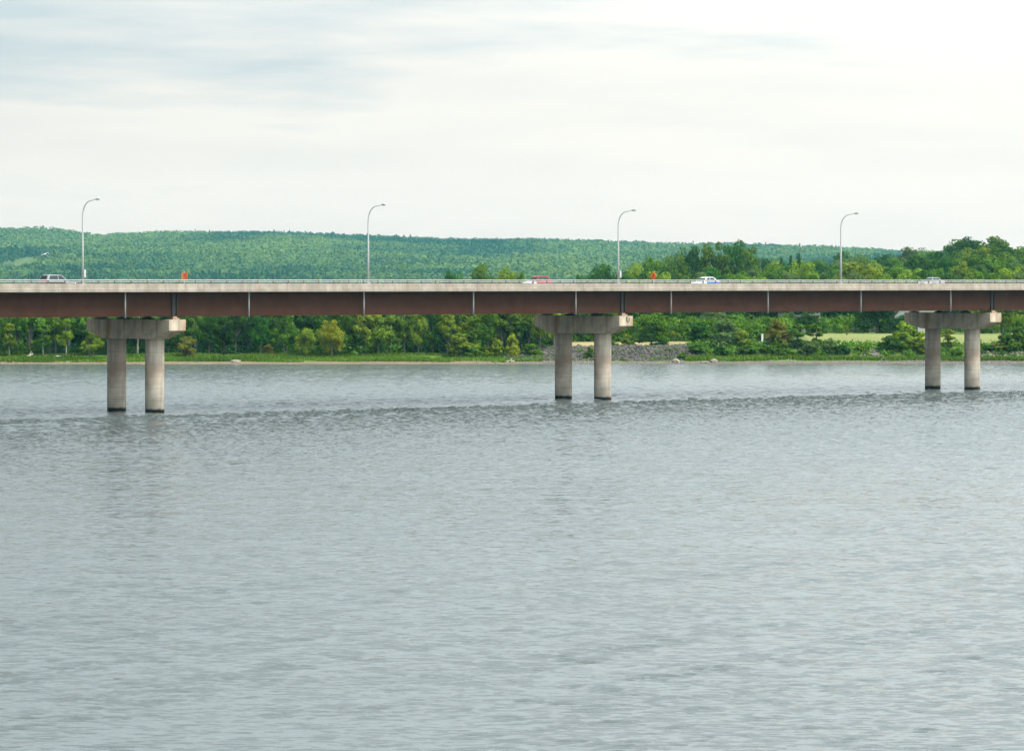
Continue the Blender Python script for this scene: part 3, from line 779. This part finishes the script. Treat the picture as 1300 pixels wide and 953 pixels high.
# wooded rise: tiers from the back of the field to the skyline
Tpx = np.array([540,560,590,615,650,690,720,755,790,830,850,870,890,905,925,945,960,985,1010,1035,1060,1090,1110,1135,1150,1175,1205,1213,1225,1250,1275,1290,1340])
Tpy = np.array([362,350,349,341,343,350,354,342,344,330,338,322,319,310,309,311,330,329,327,329,321,320,324,325,314,313,315,308,303,305,303,309,314])
TALLG = [  # tree tops seen above the deck, each different
 (573, 347, 36, 980, 'dense', 'dark', 'dark round tree top alone above the bridge deck between two lamps'),
 (612, 339, 40, 1000, 'dense', 'mid', 'tallest light green tree top above the deck before the red car'),
 (640, 341, 38, 1010, 'dense', 'bright', 'light green tree top beside the tallest one before the red car'),
 (664, 346, 34, 1010, 'dense', 'mid', 'low green tree top just behind the red car'),
 (735, 351, 20, 1000, 'dense', 'dark', 'tiny dark tree top above the deck just past the red car'),
 (766, 339, 48, 1020, 'dense', 'dark', 'dark domed tree top behind the lamp between red car and diamond sign'),
 (808, 338, 44, 980, 'dense', 'bright', 'light green sloping tree top beside the diamond sign'),
 (832, 328, 46, 1000, 'dense', 'mid', 'tall green tree directly behind the diamond sign'),
 (858, 327, 46, 1000, 'dense', 'mid', 'broad tree filling the gap between diamond sign and tallest group'),
 (878, 317, 44, 1010, 'dense', 'dark', 'tall dark tree above the white and blue car bonnet'),
 (905, 309, 50, 1010, 'dense', 'mid', 'tallest green tree above the white and blue car'),
 (932, 307, 52, 1015, 'dense', 'dark', 'tallest dark tree past the white and blue car'),
 (950, 314, 40, 1000, 'dense', 'mid', 'tall tree ending the tallest group past the white and blue car'),
 (992, 326, 17, 1060, 'conifer', 'dark', 'dark pointed conifer before the last street lamp, first of three'),
 (1004, 323, 17, 1065, 'conifer', 'dark', 'dark pointed conifer before the last street lamp, second of three'),
 (1014, 321, 18, 1060, 'conifer', 'dark', 'dark pointed conifer before the last street lamp, third of three'),
 (985, 339, 50, 940, 'dense', 'mid', 'green domed tree top halfway between the white and blue car and the last lamp'),
 (1022, 336, 48, 930, 'dense', 'bright', 'light green domed tree top just before the last street lamp'),
 (1090, 337, 84, 900, 'dense', 'bright', 'broad yellow green domed tree crown behind the last street lamp'),
 (1160, 342, 64, 880, 'dense', 'bright', 'yellow green tree tops just above the silver car'),
 (1195, 341, 48, 890, 'dense', 'mid', 'green tree top above the boot of the silver car'),
 (1226, 302, 50, 1240, 'dense', 'dark', 'highest dark dome on the skyline of the wooded rise'),
 (1262, 303, 56, 1235, 'dense', 'mid', 'broad green dome on the skyline beside the highest dark one'),
 (1280, 330, 48, 1000, 'dense', 'grey', 'pale grey green tree crown low on the wooded rise near its end'),
 (1240, 332, 50, 1010, 'dense', 'grey', 'pale grey green tree crown midway up the rise past the silver car'),
]
for a in TALLG: plant(*a[:6], row='landmark', label=a[6])
tiers = [762, 800, 850, 915, 990, 1075, 1165, 1255]
for k, Yk in enumerate(tiers):
    f = (k+1)/len(tiers)
    x = (560 if k < 2 else (700 if k < 5 else 800))+rt.uniform(-10, 10)
    while x < 1335:
        top0 = float(np.interp(x, Tpx, Tpy)); lo = 372 if k == 0 else 362
        if top0 > 345 and k > 1: x += 18; continue
        if 850 < x < 965: top0 += 14
        top = lo+(top0+1.5-lo)*f**1.0+rt.uniform(-2, 4)
        w = rt.uniform(8.5, 12.5)*F/Yk
        plant(x, max(top, top0), w, Yk+rt.uniform(-14, 14), rt.choice(['dense', 'dense', 'round']), rt.choice(['mid', 'dark', 'mid', 'dark', 'grey', 'bright']), row='tier%d' % k)
        x += w*rt.uniform(.55, .85)

# labels for the trees nothing singles out by look: counted from a landmark
ORD = ['first','second','third','fourth','fifth','sixth','seventh','eighth','ninth','tenth','eleventh','twelfth','thirteenth','fourteenth','fifteenth','sixteenth','seventeenth','eighteenth','nineteenth','twentieth','twenty-first','twenty-second','twenty-third','twenty-fourth','twenty-fifth','twenty-sixth']
TONE = {'bright':'light green','mid':'mid green','dark':'dark green','olive':'olive','grey':'grey green','yellow':'yellow green'}
def number(rows, marks, phrase):
    sel = sorted([t for t in TREES if t['row'] == rows and not t['label']], key=lambda t: t['px'])
    cnt = {}
    for t in sel:
        mk = max([m_ for m_ in marks if m_[0] <= t['px']], default=marks[0], key=lambda m_: m_[0])
        key = (mk[1], t['tone']); cnt[key] = cnt.get(key, 0)+1
        t['label'] = phrase.format(tone=TONE[t['tone']], ord=ORD[min(cnt[key], 26)-1], mark=mk[1])
L1 = [(-999, 'the picture edge'), (172, 'the first pier'), (316, 'the second drain pipe'), (462, 'the third drain pipe'), (601, 'the fourth drain pipe')]
number('front', L1, '{ord} {tone} waterside tree of the river wood past {mark}')
number('second', L1, '{ord} {tone} tree, second row of the river wood, past {mark}')
number('third', L1, '{ord} {tone} tree deep in the river wood past {mark}')
L2 = [(-999, 'the second lamp'), (682, 'the red car'), (785, 'the third lamp'), (895, 'the white and blue car'), (1068, 'the last lamp'), (1182, 'the silver car')]
TN = ['field edge row', 'second row up', 'third row up', 'fourth row up', 'fifth row up', 'sixth row up', 'seventh row up', 'skyline row']
for k in range(len(tiers)): number('tier%d' % k, L2, '{ord} {tone} tree past {mark}, '+TN[k])

GRP = {'front': 'front row trees of the river wood', 'second': 'second row trees of the river wood', 'third': 'inner trees of the river wood', 'bank': 'shrubs and trees on the open bank', 'landmark': 'trees rising above the bridge deck'}
pick = random.Random(3)
for t in TREES:
    cm, tm, H0, W0 = pick.choice(PR[t['kind']])
    nm = {'bush': 'bush', 'conifer': 'conifer_tree', 'poplar': 'slender_tree'}.get(t['kind'], 'leafy_tree')
    root = empty(nm, (t['X'], t['Y'], t['g']), pick.uniform(0, 6.28))
    tag(root, t['label'], 'bush' if t['kind'] == 'bush' else 'tree', GRP.get(t['row'], 'trees on the wooded rise'))
    sw = t['W']/W0; sh = t['H']/H0; root.scale = (sw, sw, sh)
    c = bpy.data.objects.new('crown', cm); COL.objects.link(c); c.parent = root
    c.material_slots[0].link = 'OBJECT'; c.material_slots[0].material = FO[t['tone']]
    k = bpy.data.objects.new('trunk', tm); COL.objects.link(k); k.parent = root
print('TREES', len(TREES))

# undergrowth along the wood edge and deep wood mass behind (uncountable)
def mass(name, label, pts, rad, per, leaf, mat, seed, flat=.8):
    r = np.random.default_rng(seed)
    Vv, Ff, t = leaf_cloud(np.asarray(pts), np.asarray(rad), per, leaf, r, flat)
    o = link(name, np_mesh(name, Vv, Ff, 4, attr=t), mat); tag(o, label, 'undergrowth', None, 'stuff'); return o
r = np.random.default_rng(77)
n = 420; Y = r.uniform(652, 690, n); px = r.uniform(-60, 715, n); X = wx(px, Y)
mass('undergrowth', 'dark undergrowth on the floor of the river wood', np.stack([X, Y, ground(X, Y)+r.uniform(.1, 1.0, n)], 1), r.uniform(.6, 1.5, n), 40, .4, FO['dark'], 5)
n = 620; Y = r.uniform(650.5, 656, n); px = r.uniform(-280, 700, n); X = wx(px, Y); k_ = (vnoise(X/5., Y/4., 61) > np.where(px > 400, -.3, .35)); X, Y = X[k_], Y[k_]; n = len(X)
mass('thicket', 'leafy green saplings growing between the front trunks of the river wood', np.stack([X, Y, ground(X, Y)+r.uniform(.2, 1, n)**2*4.2], 1), r.uniform(.5, 1.25, n), 46, .36, FO['mid'], 25)
n = 330; Y = r.uniform(689, 700, n); px = r.uniform(690, 1005, n); X = wx(px, Y)
mass('thicket', 'leafy thicket closing the back of the dry path', np.stack([X, Y, ground(X, Y)+r.uniform(0, 3.6, n)], 1), r.uniform(.7, 1.6, n), 50, .42, FO['mid'], 26)
n = 150; Y = SH+r.uniform(6.2, 19, n); px = r.uniform(640, 885, n); X = wx(px, Y)
mass('weeds', 'green weeds growing out of the riprap slope', np.stack([X, Y, ground(X, Y)+.15], 1), r.uniform(.2, .5, n), 34, .22, FO['mid'], 27)
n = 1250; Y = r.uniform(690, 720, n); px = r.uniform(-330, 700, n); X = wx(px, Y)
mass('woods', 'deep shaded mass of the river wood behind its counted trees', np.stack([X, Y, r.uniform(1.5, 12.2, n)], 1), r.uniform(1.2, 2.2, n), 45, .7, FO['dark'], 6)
n = 380; Y = r.uniform(645, 658, n); px = r.uniform(872, 1330, n); X = wx(px, Y)
n2 = 260; Y2 = r.uniform(752, 768, n2); px2 = r.uniform(700, 1330, n2); X2 = wx(px2, Y2)
mass('undergrowth', 'shaded undergrowth along the back of the mown field', np.stack([X2, Y2, ground(X2, Y2)+r.uniform(0, 2.6, n2)], 1), r.uniform(.9, 1.9, n2), 60, .5, FO['mid'], 18)
mass('shrubbery', 'low tangled weeds covering the open bank slope', np.stack([X, Y, ground(X, Y)+r.uniform(0, .55, n)], 1), r.uniform(.4, 1.05, n), 44, .3, FO['mid'], 8)
# grass blades on the shore strip
def blades(name, label, pxr, dr, n, h, seed, mat):
    r = np.random.default_rng(seed); X = wx(r.uniform(*pxr, n), 645); Y = SH+r.uniform(*dr, n)
    keep = (vnoise(X/5, Y/2.2, seed)+.6*vnoise(X/1.7, Y/1.3, seed+1) > -.25); X, Y = X[keep], Y[keep]; n = len(X)
    Z = ground(X, Y); a = r.uniform(0, 3.14, n); hh = h*r.uniform(.5, 1.3, n); w = .14
    dx, dy = np.cos(a)*w, np.sin(a)*w; lx, ly = r.normal(0, .12, n), r.normal(0, .12, n)
    Vv = np.stack([np.stack([X-dx, Y-dy, Z-.05], 1), np.stack([X+dx, Y+dy, Z-.05], 1), np.stack([X+dx*.5+lx, Y+dy*.5+ly, Z+hh], 1), np.stack([X-dx*.5+lx, Y-dy*.5+ly, Z+hh*.9], 1)], 1).reshape(-1, 3)
    tint = np.clip(.5+.35*vnoise(X/6, Y/3, 4)+r.uniform(-.25, .25, n), 0, 1)
    o = link(name, np_mesh(name, Vv, np.arange(len(Vv)).reshape(-1, 4), 4, attr=tint), mat); tag(o, label, 'grass', None, 'stuff')
blades('shore_grass', 'bright green grass strip along the foot of the river wood', (-300, 690), (3.4, 17), 42000, .36, 41, GRASSM)
blades('bank_grass', 'tufts of bright grass along the stony waterline of the open bank', (870, 1380), (4.6, 8.5), 9000, .5, 42, GRASSM)

# ------------------------------------------------------------------ rocks
def rocks_mesh(name, X, Y, Z, size, seed):
    r = np.random.default_rng(seed); bm = bmesh.new(); bmesh.ops.create_icosphere(bm, subdivisions=1, radius=1)
    bv = np.array([v.co[:] for v in bm.verts]); bf = np.array([[v.index for v in f.verts] for f in bm.faces]); bm.free()
    n = len(X); jit = r.uniform(.65, 1.2, (n, len(bv), 1)); sc = r.uniform(.6, 1.3, (n, 1, 3))*size[:, None, None]
    Vv = (bv[None]*jit*sc+np.stack([X, Y, Z], 1)[:, None]).reshape(-1, 3)
    Ff = (bf[None]+(np.arange(n)*len(bv))[:, None, None]).reshape(-1, 3)
    return np_mesh(name, Vv, Ff, 3)
r = np.random.default_rng(90)
n = 3600; px = r.uniform(640, 885, n); Y = SH+r.uniform(6.2, 18.5, n); X = wx(px, Y)
o = link('riprap_rocks', rocks_mesh('riprap', X, Y, ground(X, Y), r.uniform(.16, .42, n), 91), M['rock']); tag(o, 'slope of loose grey riprap rocks beside the middle pier', 'rocks', None, 'stuff')
n = 1500; px = r.uniform(600, 1400, n); Y = SH+r.uniform(.5, 6.5, n); X = wx(px, Y)
o = link('shore_stones', rocks_mesh('stones', X, Y, ground(X, Y), r.uniform(.06, .2, n), 92), M['boulder']); tag(o, 'scattered stones along the waterline of the open bank', 'rocks', None, 'stuff')
n = 240; px = np.concatenate([r.uniform(1092, 1125, n//2), r.uniform(1225, 1310, n//2)]); Y = SH+r.uniform(7, 13, n); X = wx(px, Y)
o = link('rubble', rocks_mesh('rubble', X, Y, ground(X, Y)+.1, r.uniform(.15, .4, n), 93), M['boulder']); tag(o, 'broken pale rubble showing through the weeds near the pier under the silver car', 'rocks', None, 'stuff')
BO = [(299, 1.6, .55, 'lone pale boulder on the beach between the first pier and the smallest olive tree'),
      (907, 2.2, .75, 'larger pale boulder at the waterline under the grey green tree'),
      (894, 1.4, .45, 'small pale boulder next to the larger one under the grey green tree'),
      (72, 9.5, .5, 'rounded stone in the grass at the foot of the river wood'),
      (858, 2.5, .6, 'pale boulder at the foot of the riprap slope')]
for px, d, s, lab in BO:
    Y = SH+d; X = wx(px, Y); me = rocks_mesh('boulder', np.zeros(1), np.zeros(1), np.zeros(1), np.array([s]), int(px))
    o = link('boulder', me, M['drift'], None, (X, Y, float(ground(np.array([X]), np.array([Y]))[0])+s*.3)); o.scale = (1.6, 1, .75); tag(o, lab, 'boulder')
def log(px0, py0, px1, py1, Y, rad, lab):
    a = Vector((wx(px0, Y), Y, wz(py0, Y))); b_ = Vector((wx(px1, Y), Y+.8, wz(py1, Y)))
    c = (a+b_)/2+Vector((0, 0, .1)); q = MB(); o_ = a.copy()
    q.tube([tuple(a-o_), tuple(c-o_), tuple(b_-o_)], [rad*1.2, rad, rad*.6], 8)
    q.tube([tuple(c-o_), tuple((b_-o_)*.8+Vector((0,.3,.6)))], [rad*.5, rad*.2], 6)
    o = q.build('driftwood_log', M['drift'], None, tuple(a)); tag(o, lab, 'log')
log(31, 457, 41, 449, 646, .22, 'bleached log leaning up the bank into the river wood')
log(640, 460.5, 653, 458.5, 640, .22, 'bleached log lying at the waterline where the rock bank starts')
log(1243, 454.8, 1290, 455.6, 645, .14, 'long thin pale log lying on the bank past the pier under the silver car')

# ------------------------------------------------------------------ small buildings
def house(px, py_top, Y, w, d, h, roof_h, lab, rz=0.0, z=None):
    X = wx(px, Y); g = float(ground(np.array([X]), np.array([Y]))[0]) if z is None else z
    root = empty('house', (X, Y, g), rz); tag(root, lab, 'house')
    q = MB(); q.box((0,0,h/2-.3), (w, d, h+.6)); wl = q.build('wall', M['siding'], root)
    q = MB(); q.prism([(-w/2-.4, h), (w/2+.4, h), (w/2+.4, h+.15), (0, h+roof_h), (-w/2-.4, h+.15)], (-d/2-.4, d/2+.4)); q.build('roof', M['roof'], root)
    for sx in (-.3, .3):
        q = MB(); q.box((sx*w, -d/2-.03, h*.55), (w*.14, .06, h*.3)); q.build('window', M['glass'], root)
    q = MB(); q.box((0, -d/2-.03, h*.36), (w*.10, .06, h*.7)); q.build('door', M['dsteel'], root)
    return root
def solve_Y(px, py, y0=4000, y1=6000):
    Y = np.linspace(y0, y1, 2000); X = wx(px, Y); e = np.abs(ground(X, Y)+6-wz(py, Y)); return float(Y[np.argmin(e)])
HB_Y = solve_Y(60, 323)
house(1013, 396, 757, 8, 7, 4.4, 1.6, 'pale house half hidden behind the slender bank trees')
house(1160, 394, 757, 8, 7, 4.6, 2.0, 'pale house glimpsed between the girder and the pier cap under the silver car')
house(61, 320, HB_Y, 15, 12, 5, 3.2, 'white roofed building in a clearing high on the far wooded hill', R(20))
# small cabinet on the bank
Yc = 690; Xc = wx(965.5, Yc); gc = float(ground(np.array([Xc]), np.array([Yc]))[0])
root = empty('utility_cabinet', (Xc, Yc, gc), R(-35)); tag(root, 'small white cabinet with a dark front standing among the bank bushes', 'cabinet')
q = MB(); q.box((0,0,.75), (.8,.7,1.5), 0, .03); q.build('housing', M['siding'], root)
q = MB(); q.box((0,-.36,.78), (.7,.03,1.2)); q.build('door', M['black'], root)
q = MB(); q.box((0,0,1.53), (.95,.85,.07)); q.build('lid', M['dsteel'], root)

# ------------------------------------------------------------------ far hill wood: one uncountable canopy
r = np.random.default_rng(123)
rows_ = []
y = 3850.
while y < 6080:
    sp = 11.5; a = wx(-460, y); b_ = wx(1420, y); xs_ = np.arange(a, b_, sp)+r.uniform(-3, 3, len(np.arange(a, b_, sp))); rows_.append(np.stack([xs_, y+r.uniform(-4, 4, len(xs_))], 1)); y += 12.5
P = np.concatenate(rows_); X, Y = P[:, 0], P[:, 1]
px = pxof(X, Y); pz = ground(X, Y); py = HY+(CH-pz)*F/Y
cl = ((np.abs(X-wx(60, HB_Y)) < 24) & (Y > HB_Y-460) & (Y < HB_Y+14)) | ((X > wx(40, HB_Y)) & (X < wx(80, HB_Y)) & (np.abs(Y-HB_Y+60+(X-wx(40, HB_Y))*-1.2) < 70))
keep = ~cl; X, Y, pz = X[keep], Y[keep], pz[keep]; n = len(X)
print('HILL', n)
patch_ = np.tanh(2.2*(vnoise(X/48, Y/90, 51)*.6+vnoise(X/130, Y/260, 52)*.7))*.95-.30*ss(5450, 5900, Y)+.12
con = r.uniform(0, 1, n) < np.where((patch_ < -.55) & (Y < 5800), .5, .03)
Hh = np.where(con, r.uniform(11, 17, n), r.uniform(8, 15, n)); Ww = np.where(con, r.uniform(5, 7, n), r.uniform(10, 18, n))
per = 34; ci = np.repeat(np.arange(n), per); N_ = n*per
d = r.normal(size=(N_, 3)); d[:, 2] = np.abs(d[:, 2])*.9-.15; d /= np.linalg.norm(d, axis=1)[:, None]
hz = Hh[ci]*.5; cone = con[ci]; zz = r.uniform(0, 1, N_)
off = np.stack([d[:, 0]*Ww[ci]/2, d[:, 1]*Ww[ci]/2, hz+d[:, 2]*hz], 1)
offc = np.stack([d[:, 0]*Ww[ci]/2*(1-zz)*1.1, d[:, 1]*Ww[ci]/2*(1-zz)*1.1, Hh[ci]*(.1+.9*zz)], 1)
off = np.where(cone[:, None], offc, off)
Pc = np.stack([X, Y, pz], 1)[ci]+off
nrm = d+r.normal(size=(N_, 3))*.35; nrm /= np.linalg.norm(nrm, axis=1)[:, None]
a = np.cross(nrm, r.normal(size=(N_, 3))); a /= np.linalg.norm(a, axis=1)[:, None]; b_ = np.cross(nrm, a)
s = (r.uniform(1.3, 2.4, N_)*np.where(cone, .7, 1.0))[:, None]
Vv = np.stack([Pc-a*s, Pc-b_*s*.8, Pc+a*s, Pc+b_*s*.8], 1).reshape(-1, 3)
tint = np.clip(.46+.46*patch_+r.normal(0, .15, n)-.5*con, 0, 1)[ci]+r.uniform(-.08, .08, N_)
o = link('hill_forest', np_mesh('hill_forest', Vv, np.arange(len(Vv)).reshape(-1, 4), 4, attr=np.clip(tint, 0, 1)), HILLM)
tag(o, 'hazy green mixed wood covering the long far hill', 'forest', None, 'stuff')

# ------------------------------------------------------------------ haze
m, nt, out = newmat('haze air')
pv = N(nt, 'ShaderNodeVolumePrincipled'); pv.inputs['Color'].default_value = (.25, .75, .90, 1); pv.inputs['Absorption Color'].default_value = (1, 1, 1, 1); pv.inputs['Density'].default_value = 4.7e-5
pv.inputs['Anisotropy'].default_value = .2
nt.links.new(pv.outputs[0], out.inputs['Volume'])
q = MB(); q.box((0, 3500, 92), (5600, 8000, 192)); o = q.build('haze', m); tag(o, 'thin pale air haze', 'haze', None, 'stuff')

# ------------------------------------------------------------------ sky and sun
SUN_EL, SUN_AZ = R(54), R(120)      # azimuth measured from +Y (view direction) towards +X
w = bpy.data.worlds.new('World'); S.world = w; w.use_nodes = True; nt = w.node_tree; nt.nodes.clear()
out = nt.nodes.new('ShaderNodeOutputWorld'); bg = nt.nodes.new('ShaderNodeBackground'); bg.inputs[1].default_value = .1
sky = nt.nodes.new('ShaderNodeTexSky'); sky.sky_type = 'NISHITA'; sky.sun_disc = False
sky.sun_elevation = SUN_EL; sky.sun_rotation = SUN_AZ
tc = coords(nt); G = tc.outputs['Generated']; sx = nt.nodes.new('ShaderNodeSeparateXYZ'); nt.links.new(G, sx.inputs[0])
el = sx.outputs[2]; ax = sx.outputs[0]
# cloud cover: bright overcast, brighter overhead and towards the sun side
lum = ramp(nt, [(0, (.292,.294,.290)), (.02, (.300,.301,.295)), (.05, (.322,.322,.315)), (.10, (.39,.39,.38)), (.35, (.66,.66,.65)), (1, (.95,.95,.95))], el).outputs[0]
side = math_(nt, 'ADD', 1.0, math_(nt, 'MULTIPLY', math_(nt, 'MINIMUM', math_(nt, 'MAXIMUM', ax, -.22), .40), math_(nt, 'ADD', .18, math_(nt, 'MULTIPLY', math_(nt, 'MINIMUM', el, .3), 7.5))))
c1 = noise(nt, G, 1.0, 5, .55, sc3=(9, 9, 70))
c2 = noise(nt, G, 1.0, 3, .5, sc3=(4, 4, 26))
cc = math_(nt, 'ADD', math_(nt, 'MULTIPLY', c1.outputs[0], .55), math_(nt, 'MULTIPLY', c2.outputs[0], .45))
# blue-grey gaps gather in the higher part of the sky on the darker side
hv = math_(nt, 'SUBTRACT', el, math_(nt, 'MULTIPLY', math_(nt, 'MAXIMUM', ax, -.05), .30))
hgt = ramp(nt, [(.052, (0,0,0)), (.078, (.20,.20,.20))], hv).outputs[0]
blue = ramp(nt, [(.56, (0,0,0)), (.70, (1,1,1))], math_(nt, 'ADD', cc, hgt)).outputs[0]
cloud = mixc(nt, 1.0, lum, (3.12, 3.07, 2.97), 'MULTIPLY')
cloud = mixc(nt, 1.0, cloud, mixc(nt, blue, (1.0, 1.0, .985), (.62, .73, .82)), 'MULTIPLY')
soft = ramp(nt, [(.35, (.95,.965,.975)), (.62, (1.04,1.04,1.03))], c1.outputs[0]).outputs[0]
cloud = mixc(nt, 1.0, cloud, soft, 'MULTIPLY')
sc_ = nt.nodes.new('ShaderNodeVectorMath'); sc_.operation = 'SCALE'; nt.links.new(cloud, sc_.inputs[0]); nt.links.new(math_(nt, 'MULTIPLY', side, 10.0), sc_.inputs['Scale'])
final = mixc(nt, .92, sky.outputs[0], sc_.outputs[0])
nt.links.new(final, bg.inputs[0]); nt.links.new(bg.outputs[0], out.inputs[0])

sd = bpy.data.lights.new('sun', 'SUN'); sd.energy = 3.0; sd.angle = R(12); sd.color = (1, .95, .86)
so = bpy.data.objects.new('sun', sd); COL.objects.link(so)
dirv = Vector((math.sin(SUN_AZ)*math.cos(SUN_EL), math.cos(SUN_AZ)*math.cos(SUN_EL), math.sin(SUN_EL)))
so.rotation_euler = (-dirv).to_track_quat('-Z', 'Y').to_euler()

# ------------------------------------------------------------------ render settings
S.view_settings.view_transform = 'Standard'; S.view_settings.look = 'None'; S.view_settings.exposure = 0; S.view_settings.gamma = 1
S.view_settings.use_curve_mapping = False
S.render.engine = 'CYCLES'
S.cycles.max_bounces = 6; S.cycles.diffuse_bounces = 3; S.cycles.glossy_bounces = 2; S.cycles.transmission_bounces = 2; S.cycles.volume_bounces = 0
S.cycles.use_denoising = True
